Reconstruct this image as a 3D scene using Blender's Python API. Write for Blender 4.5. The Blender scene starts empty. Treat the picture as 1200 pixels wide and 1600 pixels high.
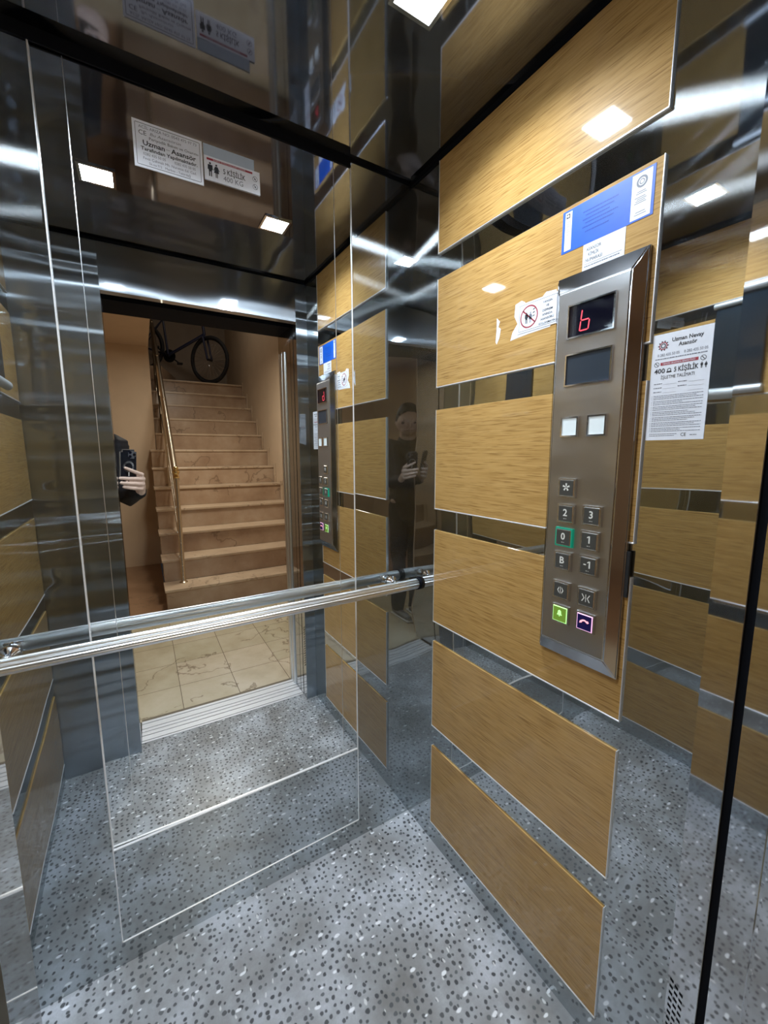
import bpy, bmesh, math, random
from mathutils import Vector, Matrix
random.seed(7)
S = bpy.context.scene
COL = S.collection
PI = math.pi
R = math.radians

# ------------------------------------------------------------------ camera
CAM = Vector((0.0, 0.0, 1.336))
YAW, PITCH, ROLL = R(31.64), R(8.01), R(-0.16)
cd = bpy.data.cameras.new('camera'); cam = bpy.data.objects.new('camera', cd); COL.objects.link(cam)
cd.sensor_fit = 'HORIZONTAL'; cd.sensor_width = 36.0
cd.lens = 650.4 / 1200.0 * 36.0
cd.clip_start = 0.004; cd.clip_end = 60
fwd = Vector((math.sin(YAW) * math.cos(PITCH), math.cos(YAW) * math.cos(PITCH), -math.sin(PITCH)))
rgt = Vector((math.cos(YAW), -math.sin(YAW), 0)); upv = rgt.cross(fwd)
r2 = rgt * math.cos(ROLL) + upv * math.sin(ROLL)
u2 = -rgt * math.sin(ROLL) + upv * math.cos(ROLL)
M = Matrix((r2, u2, -fwd)).transposed().to_4x4(); M.translation = CAM
cam.matrix_world = M
S.camera = cam

# ------------------------------------------------------------------ world, view, lights
w = bpy.data.worlds.new('world'); S.world = w; w.use_nodes = True
w.node_tree.nodes['Background'].inputs[0].default_value = (0.6, 0.65, 0.75, 1)
w.node_tree.nodes['Background'].inputs[1].default_value = 0.02
S.view_settings.view_transform = 'Standard'; S.view_settings.look = 'None'
S.view_settings.gamma = 1; S.view_settings.use_curve_mapping = False
S.view_settings.exposure = 0.0
cy = S.cycles
cy.max_bounces = 20; cy.glossy_bounces = 20; cy.diffuse_bounces = 5; cy.transmission_bounces = 4
cy.sample_clamp_indirect = 12.0; cy.blur_glossy = 0.3
DOWN_E, DOWN_W = 50.0, 7.0   # downlights: glow of the diffuser and power of the lamp behind it

def lamp(name, loc, power, size, col, rot=(0, 0, 0)):
    l = bpy.data.lights.new(name, 'AREA'); l.energy = power; l.size = size; l.color = col
    o = bpy.data.objects.new(name, l); o.location = loc; o.rotation_euler = rot; COL.objects.link(o); return o
lamp('landing_ceiling_lamp', (0.50, -1.75, 2.50), 32.0, 0.30, (1.0, 0.92, 0.80))
lamp('stairwell_fill', (0.9, -3.3, 4.1), 7.0, 0.30, (1.0, 0.90, 0.80))  # unseen fill light, added to lift the dark upper stairwell

# ------------------------------------------------------------------ helpers
def tag(o, label=None, cat=None, group=None, kind=None):
    if label: o['label'] = label
    if cat: o['category'] = cat
    if group: o['group'] = group
    if kind: o['kind'] = kind
    return o
def mesh_obj(name, bm, mat, parent=None, smooth=False, angle=None):
    me = bpy.data.meshes.new(name)
    bmesh.ops.recalc_face_normals(bm, faces=bm.faces[:])
    bm.to_mesh(me); bm.free()
    for m in (mat if isinstance(mat, (list, tuple)) else [mat]): me.materials.append(m)
    if smooth:
        for p in me.polygons: p.use_smooth = True
        if angle: me.set_sharp_from_angle(angle=R(angle))
    o = bpy.data.objects.new(name, me); COL.objects.link(o)
    if parent is not None: attach(o, parent)
    return o
WM = {}
def attach(o, parent):
    o.parent = parent
    o.matrix_parent_inverse = WM.get(parent.name, Matrix()).inverted()
def thing(name, loc, label, cat, group=None):
    o = bpy.data.objects.new(name, None); COL.objects.link(o); o.location = loc
    o.empty_display_size = 0.05
    WM[o.name] = Matrix.Translation(Vector(loc)); tag(o, label, cat, group); return o
def struct(name, bm, mat, smooth=False):
    o = mesh_obj(name, bm, mat, None, smooth, 40 if smooth else None); o['kind'] = 'structure'; return o
def nb(): return bmesh.new()
def box(bm, x0, x1, y0, y1, z0, z1, mi=0):
    v = [bm.verts.new(p) for p in ((x0, y0, z0), (x1, y0, z0), (x1, y1, z0), (x0, y1, z0), (x0, y0, z1), (x1, y0, z1), (x1, y1, z1), (x0, y1, z1))]
    for f in ((0, 3, 2, 1), (4, 5, 6, 7), (0, 1, 5, 4), (1, 2, 6, 5), (2, 3, 7, 6), (3, 0, 4, 7)):
        fc = bm.faces.new([v[i] for i in f]); fc.material_index = mi
def bbox(bm, x0, x1, y0, y1, z0, z1, b=0.002, seg=2):
    t = bmesh.new(); box(t, x0, x1, y0, y1, z0, z1)
    bmesh.ops.recalc_face_normals(t, faces=t.faces[:])
    bmesh.ops.bevel(t, geom=t.edges[:], offset=b, segments=seg, affect='EDGES', profile=0.5)
    merge(bm, t)
def merge(bm, t, mtx=None, mi=None):
    if mtx is not None: bmesh.ops.transform(t, matrix=mtx, verts=t.verts[:])
    d = {}
    for v in t.verts: d[v] = bm.verts.new(v.co)
    for f in t.faces:
        try: g = bm.faces.new([d[v] for v in f.verts]); g.material_index = f.material_index if mi is None else mi; g.smooth = f.smooth
        except ValueError: pass
    t.free()
def frame_of(p, q):
    d = (Vector(q) - Vector(p)); L = d.length; d.normalize()
    a = Vector((0, 0, 1)) if abs(d.z) < 0.9 else Vector((1, 0, 0))
    x = a.cross(d).normalized(); y = d.cross(x)
    return Vector(p), x, y, d, L
def tube(bm, p, q, r, n=14, r2_=None, caps=True):
    P, x, y, d, L = frame_of(p, q); r2_ = r if r2_ is None else r2_
    a = [bm.verts.new(P + (x * math.cos(2 * PI * i / n) + y * math.sin(2 * PI * i / n)) * r) for i in range(n)]
    b = [bm.verts.new(P + d * L + (x * math.cos(2 * PI * i / n) + y * math.sin(2 * PI * i / n)) * r2_) for i in range(n)]
    for i in range(n): bm.faces.new((a[i], a[(i + 1) % n], b[(i + 1) % n], b[i])).smooth = True
    if caps: bm.faces.new(a[::-1]); bm.faces.new(b)
def path(bm, pts, r, n=10):
    pts = [Vector(p) for p in pts]; rings = []
    for i, P in enumerate(pts):
        d = (pts[min(i + 1, len(pts) - 1)] - pts[max(i - 1, 0)]).normalized()
        a = Vector((0, 0, 1)) if abs(d.z) < 0.95 else Vector((1, 0, 0))
        x = a.cross(d).normalized(); y = d.cross(x)
        rr = r[i] if isinstance(r, (list, tuple)) else r
        rings.append([bm.verts.new(P + (x * math.cos(2 * PI * k / n) + y * math.sin(2 * PI * k / n)) * rr) for k in range(n)])
    for a, b in zip(rings, rings[1:]):
        for k in range(n): bm.faces.new((a[k], a[(k + 1) % n], b[(k + 1) % n], b[k]))
    bm.faces.new(rings[0][::-1]); bm.faces.new(rings[-1])
def sphere(bm, c, r, sub=2, sc=(1, 1, 1)):
    t = bmesh.new(); bmesh.ops.create_icosphere(t, subdivisions=sub, radius=r)
    merge(bm, t, Matrix.Translation(Vector(c)) @ Matrix.Diagonal((sc[0], sc[1], sc[2], 1)))
def lathe(bm, c, prof, n=20, axis=Vector((0, 0, 1))):
    c = Vector(c); a = Vector((0, 0, 1)) if abs(axis.z) < 0.9 else Vector((1, 0, 0))
    x = a.cross(axis).normalized(); y = axis.cross(x); rings = []
    for (h, r) in prof:
        rings.append([bm.verts.new(c + axis * h + (x * math.cos(2 * PI * k / n) + y * math.sin(2 * PI * k / n)) * max(r, 1e-5)) for k in range(n)])
    for p, q in zip(rings, rings[1:]):
        for k in range(n): bm.faces.new((p[k], p[(k + 1) % n], q[(k + 1) % n], q[k])).smooth = True
    bm.faces.new(rings[0][::-1]); bm.faces.new(rings[-1])
def ring(bm, c, X, Y, r_out, r_in, depth, n=32, a0=0, a1=2 * PI):
    """flat ring band in plane X,Y about c, extruded along X x Y"""
    c = Vector(c); X = Vector(X); Y = Vector(Y); N = X.cross(Y) * depth
    full = abs(a1 - a0 - 2 * PI) < 1e-6; m = n if full else n + 1; rows = []
    for i in range(m):
        a = a0 + (a1 - a0) * i / n; d = X * math.cos(a) + Y * math.sin(a)
        rows.append([bm.verts.new(c + d * r_in), bm.verts.new(c + d * r_out), bm.verts.new(c + d * r_out + N), bm.verts.new(c + d * r_in + N)])
    for i in range(n):
        p, q = rows[i], rows[(i + 1) % m]
        for k in range(4): bm.faces.new((p[k], q[k], q[(k + 1) % 4], p[(k + 1) % 4]))
    if not full: bm.faces.new(rows[0]); bm.faces.new(rows[-1][::-1])
def torus(bm, c, X, Y, r, rt, n=40, m=10, sy=1.0):
    c = Vector(c); X = Vector(X).normalized(); Y = Vector(Y).normalized(); N = X.cross(Y); g = []
    for i in range(n):
        a = 2 * PI * i / n; d = X * math.cos(a) + Y * math.sin(a)
        g.append([bm.verts.new(c + d * (r + rt * math.cos(2 * PI * k / m)) + N * rt * sy * math.sin(2 * PI * k / m)) for k in range(m)])
    for i in range(n):
        for k in range(m): bm.faces.new((g[i][k], g[(i + 1) % n][k], g[(i + 1) % n][(k + 1) % m], g[i][(k + 1) % m])).smooth = True

# ------------------------------------------------------------------ materials
def new_mat(name):
    m = bpy.data.materials.new(name); m.use_nodes = True; nt = m.node_tree
    return m, nt, nt.nodes['Principled BSDF'], nt.nodes['Material Output']
def simple(name, col, rough=0.5, metal=0.0, emis=None, es=0.0, coat=0.0, spec=0.5, nscale=None, namt=0.06):
    m, nt, b, o = new_mat(name)
    b.inputs['Base Color'].default_value = (*col, 1); b.inputs['Roughness'].default_value = rough
    b.inputs['Metallic'].default_value = metal; b.inputs['Coat Weight'].default_value = coat
    b.inputs['Specular IOR Level'].default_value = spec
    if emis: b.inputs['Emission Color'].default_value = (*emis, 1); b.inputs['Emission Strength'].default_value = es
    if nscale:
        t = tex_coord(nt); n = nt.nodes.new('ShaderNodeTexNoise'); n.inputs['Scale'].default_value = nscale; n.inputs['Detail'].default_value = 4
        nt.links.new(t, n.inputs['Vector'])
        r = ramp(nt, n.outputs['Fac'], [(0.3, tuple(c * (1 - namt * 3) for c in col)), (0.7, tuple(min(1, c * (1 + namt * 3)) for c in col))])
        nt.links.new(r, b.inputs['Base Color'])
    return m
def tex_coord(nt, scale=None):
    t = nt.nodes.new('ShaderNodeTexCoord'); out = t.outputs['Object']
    if scale:
        mp = nt.nodes.new('ShaderNodeMapping'); mp.inputs['Scale'].default_value = scale
        nt.links.new(out, mp.inputs['Vector']); out = mp.outputs['Vector']
    return out
def ramp(nt, fac, stops):
    r = nt.nodes.new('ShaderNodeValToRGB'); e = r.color_ramp.elements
    while len(e) < len(stops): e.new(0.5)
    for i, (p, c) in enumerate(stops): e[i].position = p; e[i].color = (*c, 1)
    nt.links.new(fac, r.inputs['Fac']); return r.outputs['Color']
def mixc(nt, fac, a, b, mode='MIX'):
    n = nt.nodes.new('ShaderNodeMix'); n.data_type = 'RGBA'; n.blend_type = mode
    def put(s, v):
        if hasattr(v, 'links') or hasattr(v, 'is_linked'): nt.links.new(v, s)
        elif isinstance(v, (int, float)): s.default_value = v
        else: s.default_value = (*v, 1)
    put(n.inputs['Factor'], fac); put(n.inputs['A'], a); put(n.inputs['B'], b)
    return n.outputs['Result']
def mathn(nt, op, a, b=None, c=None):
    n = nt.nodes.new('ShaderNodeMath'); n.operation = op
    for s, v in zip(n.inputs, (a, b, c)):
        if v is None: continue
        if isinstance(v, (int, float)): s.default_value = v
        else: nt.links.new(v, s)
    return n.outputs[0]
def noise(nt, vec, scale, detail=3, rough=0.5):
    n = nt.nodes.new('ShaderNodeTexNoise'); n.inputs['Scale'].default_value = scale; n.inputs['Detail'].default_value = detail
    n.inputs['Roughness'].default_value = rough; nt.links.new(vec, n.inputs['Vector']); return n.outputs['Fac']

def steel(name, col, rough=0.015, brushed=0.22, brough=0.30, wave=0.35, wscale=(1.5, 1.5, 5.0), dist=0.01, aniso=0.93):
    """polished stainless sheet: a clear reflection with a brushed haze, very slightly wavy"""
    m, nt, b, o = new_mat(name); nt.nodes.remove(b)
    v = tex_coord(nt, wscale); f = noise(nt, v, 1.0, 1.0)
    bp = nt.nodes.new('ShaderNodeBump'); bp.inputs['Strength'].default_value = wave; bp.inputs['Distance'].default_value = dist
    nt.links.new(f, bp.inputs['Height'])
    g1 = nt.nodes.new('ShaderNodeBsdfAnisotropic'); g1.inputs['Color'].default_value = (*col, 1)
    g1.inputs['Roughness'].default_value = rough; g1.inputs['Anisotropy'].default_value = 0
    g2 = nt.nodes.new('ShaderNodeBsdfAnisotropic'); g2.inputs['Color'].default_value = (*col, 1)
    g2.inputs['Roughness'].default_value = brough; g2.inputs['Anisotropy'].default_value = aniso
    tv = nt.nodes.new('ShaderNodeCombineXYZ'); tv.inputs[2].default_value = 1.0
    nt.links.new(tv.outputs[0], g2.inputs['Tangent'])
    g2.inputs['Rotation'].default_value = 0.0
    for g in (g1, g2): nt.links.new(bp.outputs['Normal'], g.inputs['Normal'])
    mx = nt.nodes.new('ShaderNodeMixShader'); mx.inputs[0].default_value = brushed
    nt.links.new(g1.outputs[0], mx.inputs[1]); nt.links.new(g2.outputs[0], mx.inputs[2])
    nt.links.new(mx.outputs[0], o.inputs['Surface']); return m

STEEL = steel('polished_steel', (0.57, 0.605, 0.62))
STEEL_F = steel('front_return_steel', (0.58, 0.64, 0.70), rough=0.05, brushed=0.6, brough=0.46, wave=1.0, wscale=(0.6, 0.6, 12.0), dist=0.017, aniso=0.84)
STEEL_L = steel('lintel_steel', (0.60, 0.65, 0.72), rough=0.06, brushed=0.55, brough=0.42, wave=0.8, wscale=(0.8, 0.8, 7.0), dist=0.012, aniso=0.85)
STEEL_B = steel('back_steel', (0.56, 0.60, 0.615), rough=0.012, brushed=0.20, wave=0.25, wscale=(1.5, 1.5, 3.0))
STEEL_J = steel('jamb_steel', (0.60, 0.62, 0.64), rough=0.03, brushed=0.12, wave=0.0)
STEEL_C = steel('sloped_edge_steel', (0.50, 0.51, 0.53), rough=0.10, brushed=0.15, wave=0.0)
MIRROR = simple('mirror_glass', (0.86, 0.88, 0.87), 0.0, 1.0)
CEILM = steel('ceiling_dark_steel', (0.27, 0.29, 0.35), rough=0.05, brushed=0.15, wave=0.03)
PANEL = steel('brushed_panel_steel', (0.56, 0.58, 0.60), rough=0.20, brushed=0.72, brough=0.46, wave=0.8, wscale=(3, 6, 10), dist=0.010, aniso=0.4)
CHROME = simple('chrome', (0.85, 0.86, 0.88), 0.10, 1.0)
EDGE = simple('bright_edge_trim', (0.90, 0.92, 0.95), 0.35, 0.55)
ALU = simple('brushed_aluminium', (0.78, 0.80, 0.81), 0.28, 1.0)
BLACK = simple('black_rubber_and_gap_shade', (0.006, 0.007, 0.010), 0.7, spec=0.05)  # rubber parts, and strips whose black stands in for shaded gaps
DARKM = simple('dark_metal', (0.03, 0.034, 0.04), 0.35, 0.3)  # plain dark metal of the key hinge
DIFF = simple('downlight_diffuser', (1, 1, 1), 0.4, emis=(0.80, 0.90, 1.0), es=DOWN_E)
PAPER = simple('white_label_paper', (0.78, 0.81, 0.88), 0.35, nscale=60, namt=0.01)
PAPER2 = simple('bluish_backing_paper', (0.42, 0.50, 0.60), 0.5, nscale=40, namt=0.01)
INK = simple('black_ink', (0.02, 0.022, 0.03), 0.5)
GINK = simple('grey_ink', (0.16, 0.17, 0.21), 0.5)
RED = simple('dark_red_ink', (0.33, 0.03, 0.05), 0.5)
BLUE = simple('blue_sticker', (0.004, 0.095, 0.52), 0.45, nscale=50, namt=0.02)
BLUE2 = simple('faint_blue_print', (0.003, 0.06, 0.36), 0.4)

def wood_mat():
    m, nt, b, o = new_mat('bamboo_laminate')
    v = tex_coord(nt, (1, 6, 210)); f1 = noise(nt, v, 1.2, 3, 0.6)
    v2 = tex_coord(nt, (1, 15, 400)); f2 = noise(nt, v2, 1.0, 2, 0.5)
    v3 = tex_coord(nt, (1, 1.2, 40)); f3 = noise(nt, v3, 1.0, 2)
    c = ramp(nt, f1, [(0.25, (0.34, 0.185, 0.055)), (0.45, (0.48, 0.285, 0.092)), (0.72, (0.56, 0.355, 0.130))])
    c2 = mixc(nt, ramp(nt, f2, [(0.30, (1, 1, 1)), (0.46, (0, 0, 0))]), c, (0.29, 0.155, 0.045))
    c3 = mixc(nt, 0.35, c2, mixc(nt, f3, (0.7, 0.7, 0.7), (1.2, 1.2, 1.2)), 'MULTIPLY')
    nt.links.new(c3, b.inputs['Base Color'])
    b.inputs['Roughness'].default_value = 0.45; b.inputs['Specular IOR Level'].default_value = 0.12
    b.inputs['Coat Weight'].default_value = 1.0; b.inputs['Coat Roughness'].default_value = 0.045; b.inputs['Coat IOR'].default_value = 1.55
    return m
WOOD = wood_mat()

def floor_mat():
    m, nt, b, o = new_mat('speckled_vinyl_floor')
    v = tex_coord(nt)
    base = ramp(nt, noise(nt, v, 5.0, 4, 0.6), [(0.32, (0.22, 0.22, 0.215)), (0.5, (0.37, 0.39, 0.41)), (0.64, (0.56, 0.60, 0.66))])  # own mottling, with patchy light reflections painted in by its contrast
    base = mixc(nt, mathn(nt, 'MULTIPLY', noise(nt, v, 160, 4, 0.7), 0.5), base, (0.14, 0.14, 0.15))
    # distort a little so the studs are not perfectly round
    wn = nt.nodes.new('ShaderNodeTexNoise'); wn.inputs['Scale'].default_value = 45; nt.links.new(v, wn.inputs['Vector'])
    va = nt.nodes.new('ShaderNodeVectorMath'); va.operation = 'MULTIPLY_ADD'; nt.links.new(wn.outputs['Color'], va.inputs[0])
    va.inputs[1].default_value = (0.008, 0.008, 0.008); nt.links.new(v, va.inputs[2])
    def spots(scale, thr, soft, stretch=(1, 1, 1), rot=0, keep=None, rnd=0.55):
        mp = nt.nodes.new('ShaderNodeMapping'); mp.inputs['Scale'].default_value = stretch; mp.inputs['Rotation'].default_value = (0, 0, rot)
        nt.links.new(va.outputs[0], mp.inputs['Vector'])
        vo = nt.nodes.new('ShaderNodeTexVoronoi'); vo.voronoi_dimensions = '2D'; vo.inputs['Scale'].default_value = scale
        vo.inputs['Randomness'].default_value = rnd; nt.links.new(mp.outputs[0], vo.inputs['Vector'])
        d = vo.outputs['Distance']
        sep = nt.nodes.new('ShaderNodeSeparateColor'); nt.links.new(vo.outputs['Color'], sep.inputs[0])
        t = mathn(nt, 'MULTIPLY_ADD', sep.outputs[0], thr * 0.5, thr * 0.65)
        mr = mathn(nt, 'DIVIDE', mathn(nt, 'SUBTRACT', t, d), soft)
        mr = mathn(nt, 'MINIMUM', mathn(nt, 'MAXIMUM', mr, 0.0), 1.0)
        if keep is not None: mr = mathn(nt, 'MULTIPLY', mr, mathn(nt, 'GREATER_THAN', sep.outputs[1], keep))
        return mr, sep.outputs[2]
    s1, rv = spots(54, 0.30, 0.11, keep=0.05, rnd=0.75)
    dark = mixc(nt, rv, (0.028, 0.032, 0.038), (0.10, 0.11, 0.12))
    c = mixc(nt, mathn(nt, 'MULTIPLY', s1, 0.93), base, dark)
    s2, _ = spots(17, 0.15, 0.06, stretch=(1.0, 2.0, 1), rot=0.9, keep=0.62, rnd=1.0)
    c = mixc(nt, mathn(nt, 'MULTIPLY', s2, 0.85), c, (0.85, 0.88, 0.92))
    s3, _ = spots(20, 0.14, 0.06, stretch=(2.2, 1.0, 1), rot=-0.35, keep=0.66, rnd=1.0)
    c = mixc(nt, mathn(nt, 'MULTIPLY', s3, 0.75), c, (0.70, 0.72, 0.73))
    nt.links.new(c, b.inputs['Base Color']); b.inputs['Roughness'].default_value = 0.34; b.inputs['Specular IOR Level'].default_value = 0.45
    return m
FLOOR = floor_mat()

def marble(name, cols, vein=(0.12, 0.07, 0.04), tile=None, off=(0, 0), rough=0.22, vs=2.2, grout=(0.16, 0.12, 0.085)):
    m, nt, b, o = new_mat(name); v = tex_coord(nt)
    n1 = noise(nt, v, 3.2, 6, 0.62)
    c = ramp(nt, n1, [(0.30, cols[0]), (0.50, cols[1]), (0.70, cols[2])])
    wn = nt.nodes.new('ShaderNodeTexNoise'); wn.inputs['Scale'].default_value = vs; wn.inputs['Detail'].default_value = 5
    nt.links.new(v, wn.inputs['Vector'])
    d = mathn(nt, 'ABSOLUTE', mathn(nt, 'SUBTRACT', wn.outputs['Fac'], 0.5))
    vm = mathn(nt, 'SUBTRACT', 1.0, mathn(nt, 'MINIMUM', mathn(nt, 'MULTIPLY', d, 120.0), 1.0))
    vm = mathn(nt, 'MULTIPLY', vm, mathn(nt, 'GREATER_THAN', noise(nt, v, 1.7, 2), 0.50))
    c = mixc(nt, mathn(nt, 'MULTIPLY', vm, 0.6), c, vein)
    if tile:
        mp = nt.nodes.new('ShaderNodeMapping'); mp.inputs['Location'].default_value = (-off[0], -off[1], 0); nt.links.new(v, mp.inputs['Vector'])
        br = nt.nodes.new('ShaderNodeTexBrick'); br.offset = 0.0; br.inputs['Scale'].default_value = 1.0
        br.inputs['Brick Width'].default_value = tile; br.inputs['Row Height'].default_value = tile
        br.inputs['Mortar Size'].default_value = 0.0016; br.inputs['Mortar Smooth'].default_value = 0.1
        br.inputs['Color1'].default_value = (1, 1, 1, 1); br.inputs['Color2'].default_value = (0.80, 0.83, 0.76, 1); br.inputs['Bias'].default_value = 0
        nt.links.new(mp.outputs[0], br.inputs['Vector'])
        c = mixc(nt, 1.0, c, br.outputs['Color'], 'MULTIPLY')
        c = mixc(nt, mathn(nt, 'MULTIPLY', br.outputs['Fac'], 0.8), c, grout)
    nt.links.new(c, b.inputs['Base Color']); b.inputs['Roughness'].default_value = rough
    return m
TILE = marble('cream_marble_tile', [(0.50, 0.42, 0.30), (0.62, 0.54, 0.41), (0.70, 0.62, 0.50)], tile=0.30, off=(0.136, -0.252))
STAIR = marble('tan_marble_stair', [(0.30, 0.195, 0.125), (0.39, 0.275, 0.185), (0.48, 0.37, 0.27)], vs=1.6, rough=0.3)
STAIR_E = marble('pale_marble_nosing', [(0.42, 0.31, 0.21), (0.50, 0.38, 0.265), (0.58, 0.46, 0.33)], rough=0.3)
BROWN = marble('brown_veined_floor', [(0.22, 0.12, 0.065), (0.27, 0.155, 0.085), (0.32, 0.19, 0.11)], rough=0.3)  # marble pattern in a browner tone than the landing tiles
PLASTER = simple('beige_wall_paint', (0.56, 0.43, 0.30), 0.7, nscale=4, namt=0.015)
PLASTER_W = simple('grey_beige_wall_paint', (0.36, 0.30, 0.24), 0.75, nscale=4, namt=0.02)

# ------------------------------------------------------------------ key dimensions
XL, XR, YF, YB, H = -0.315, 0.809, 0.262, 1.148, 2.155
JL, JR = -0.063, 0.751            # car door opening
LINT = 1.968
LAM = [(0.077, 0.364), (0.439, 0.735), (0.803, 1.100), (1.168, 1.464), (1.531, 1.830), (1.900, 2.139)]

# ------------------------------------------------------------------ cabin shell
bm = nb(); box(bm, XL - .03, XR + .03, 0.205, YB + .03, -0.03, 0); struct('floor', bm, FLOOR)
bm = nb(); box(bm, XL - .03, XR + .03, 0.205, YB + .03, H, H + 0.03); struct('ceiling', bm, CEILM)
bm = nb(); box(bm, XR, XR + .03, 0.218, YB + .03, 0, H); struct('wall_right', bm, STEEL)
bm = nb(); box(bm, XL - .03, XL, 0.218, YB + .03, 0, H); struct('wall_left', bm, STEEL)
bm = nb()
box(bm, XL, XR, YB + 0.016, YB + .03, 0, H)
box(bm, XL, -0.1025, YB, YB + .016, 0, H); box(bm, 0.6005, XR, YB, YB + .016, 0, H)
box(bm, -0.1025, 0.6005, YB, YB + .016, 0, 0.069)
struct('wall_back', bm, STEEL_B)
bm = nb()
box(bm, XL, JL, 0.218, YF, 0, H); box(bm, JR, XR, 0.218, YF, 0, H); box(bm, JL, JR, 0.218, YF, LINT, H)
bm.normal_update()
for f in bm.faces:
    if abs(f.normal.x) > .9: f.material_index = 1
    elif f.calc_center_median().z > LINT: f.material_index = 2
struct('wall_front', bm, [STEEL_F, STEEL_J, STEEL_L])
bm = nb(); box(bm, XL, 0.5985, YB - 0.004, YB, 2.129, H); box(bm, 0.5985, XR, YB - 0.003, YB, 2.146, H); struct('shadow_gap_1', bm, BLACK)  # black strips painting the shade of the recess above the back wall
bm = nb(); box(bm, XR - 0.005, XR, YF, YB - .004, 2.141, H); box(bm, XL, XL + 0.005, YF, YB - .004, 2.141, H); struct('shadow_gap_2', bm, BLACK)  # black strips along the side walls, painted shade of the ceiling gap
bm = nb(); box(bm, XL + .005, XR - .005, YF, YF + 0.003, 2.145, H); struct('shadow_gap_3', bm, BLACK)  # black strip in place of the shaded gap above the front wall

# laminate panels on both side walls
names_r = ['lowest bamboo laminate panel on the right wall, just above the skirting',
           'second bamboo laminate panel from the floor on the right wall',
           'bamboo laminate panel level with the handrail, right wall below the middle',
           'bamboo laminate panel beside the lower buttons of the control panel, right wall',
           'bamboo laminate panel with the stickers and top of the control panel',
           'topmost bamboo laminate panel on the right wall, under the ceiling']
for i, (z0, z1) in enumerate(LAM):
    t = thing('laminate_panel', (XR - 0.002, 0.707, z0), names_r[i], 'wall panel', 'bamboo laminate panels of the right wall')
    bm = nb(); bbox(bm, XR - 0.0045, XR, 0.409, 1.005, z0, z1, 0.0008, 1); mesh_obj('panel_sheet', bm, WOOD, t)
    bm = nb(); bbox(bm, XR - 0.0062, XR - 0.0002, 0.407, 1.007, z0 - 0.0032, z0, 0.0008, 1)
    mesh_obj('edge_strip', bm, EDGE, t)['label'] = 'bright metal bottom edge strip'
    for ya in (0.4077, 1.005):
        bm = nb(); box(bm, XR - 0.0055, XR, ya, ya + .0013, z0, z1); mesh_obj('side_strip', bm, EDGE, t)
for i, (z0, z1) in enumerate(LAM):
    t = thing('laminate_panel', (XL + 0.002, 0.64, z0), ['lowest', 'second lowest', 'third lowest', 'fourth from the floor', 'second highest', 'topmost'][i] + ' bamboo laminate panel of the left wall, seen in the reflections', 'wall panel', 'bamboo laminate panels of the left wall')
    bm = nb(); bbox(bm, XL, XL + 0.0045, 0.275, 1.005, z0, z1, 0.0008, 1); mesh_obj('panel_sheet', bm, WOOD, t)
    bm = nb(); bbox(bm, XL + 0.0002, XL + 0.0062, 0.273, 1.007, z0 - 0.0032, z0, 0.0008, 1); mesh_obj('edge_strip', bm, EDGE, t)

# ------------------------------------------------------------------ wall mirror (very slightly bowed sheet)
def mdelta(x): return 0.0155 * min(1, max(0, (0.45 - x) / 0.45))
MX0, MX1, NM = -0.100, 0.598, 70
ys = [YB + 0.0042]
for i in range(NM):
    xa = MX0 + (MX1 - MX0) * (i + .5) / NM; ys.append(ys[-1] - mdelta(xa) * (MX1 - MX0) / NM)
def mirror_y(x):
    t = (x - MX0) / (MX1 - MX0) * NM; i = min(NM - 1, max(0, int(t))); return ys[i] + (ys[i + 1] - ys[i]) * (t - i)
t = thing('wall_mirror', (0.249, YB, 0.3435), 'large wall mirror on the back wall above the steel kick panel', 'mirror')
bm = nb()
lo = [bm.verts.new((MX0 + (MX1 - MX0) * i / NM, ys[i], 0.3435)) for i in range(NM + 1)]
hi = [bm.verts.new((MX0 + (MX1 - MX0) * i / NM, ys[i], 2.129)) for i in range(NM + 1)]
for i in range(NM): bm.faces.new((lo[i], lo[i + 1], hi[i + 1], hi[i])).smooth = True
b2 = bmesh.new(); box(b2, MX0, MX1, YB + 0.0065, YB + 0.0155, 0.3435, 2.129); merge(bm, b2)
me = bpy.data.meshes.new('glass')
bm.normal_update(); bm.to_mesh(me); bm.free(); me.materials.append(MIRROR)
o = bpy.data.objects.new('glass', me); COL.objects.link(o); attach(o, t)
for xx in (-0.048, 0.546):
    bm = nb(); box(bm, xx - 0.0007, xx + 0.0007, mirror_y(xx) - 0.0006, mirror_y(xx) + 0.0004, 0.345, 2.128)
    mesh_obj('bevel_line', bm, ALU, t)
for xa, xb in ((-0.1025, -0.0995), (0.5975, 0.6005)):
    bm = nb(); bbox(bm, xa, xb, YB - 0.0035, YB + 0.006, 0.0695, 2.129, 0.0008, 1); mesh_obj('side_strip', bm, EDGE, t)
bm = nb(); bbox(bm, -0.0995, 0.5975, YB - 0.0045, YB + 0.002, 0.3415, 0.3447, 0.0006, 1)
mesh_obj('bottom_strip', bm, EDGE, t)['label'] = 'bright bottom ledge of the mirror'

t = thing('kick_panel', (0.249, YB, 0.07), 'low polished steel panel under the wall mirror', 'wall panel')
bm = nb(); box(bm, -0.0995, 0.5975, YB - 0.0025, YB + 0.004, 0.0725, 0.3405); mesh_obj('panel_sheet', bm, STEEL_B, t)
bm = nb(); bbox(bm, -0.0995, 0.5975, YB - 0.0045, YB + 0.002, 0.0695, 0.0725, 0.0006, 1); mesh_obj('bottom_strip', bm, EDGE, t)

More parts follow.
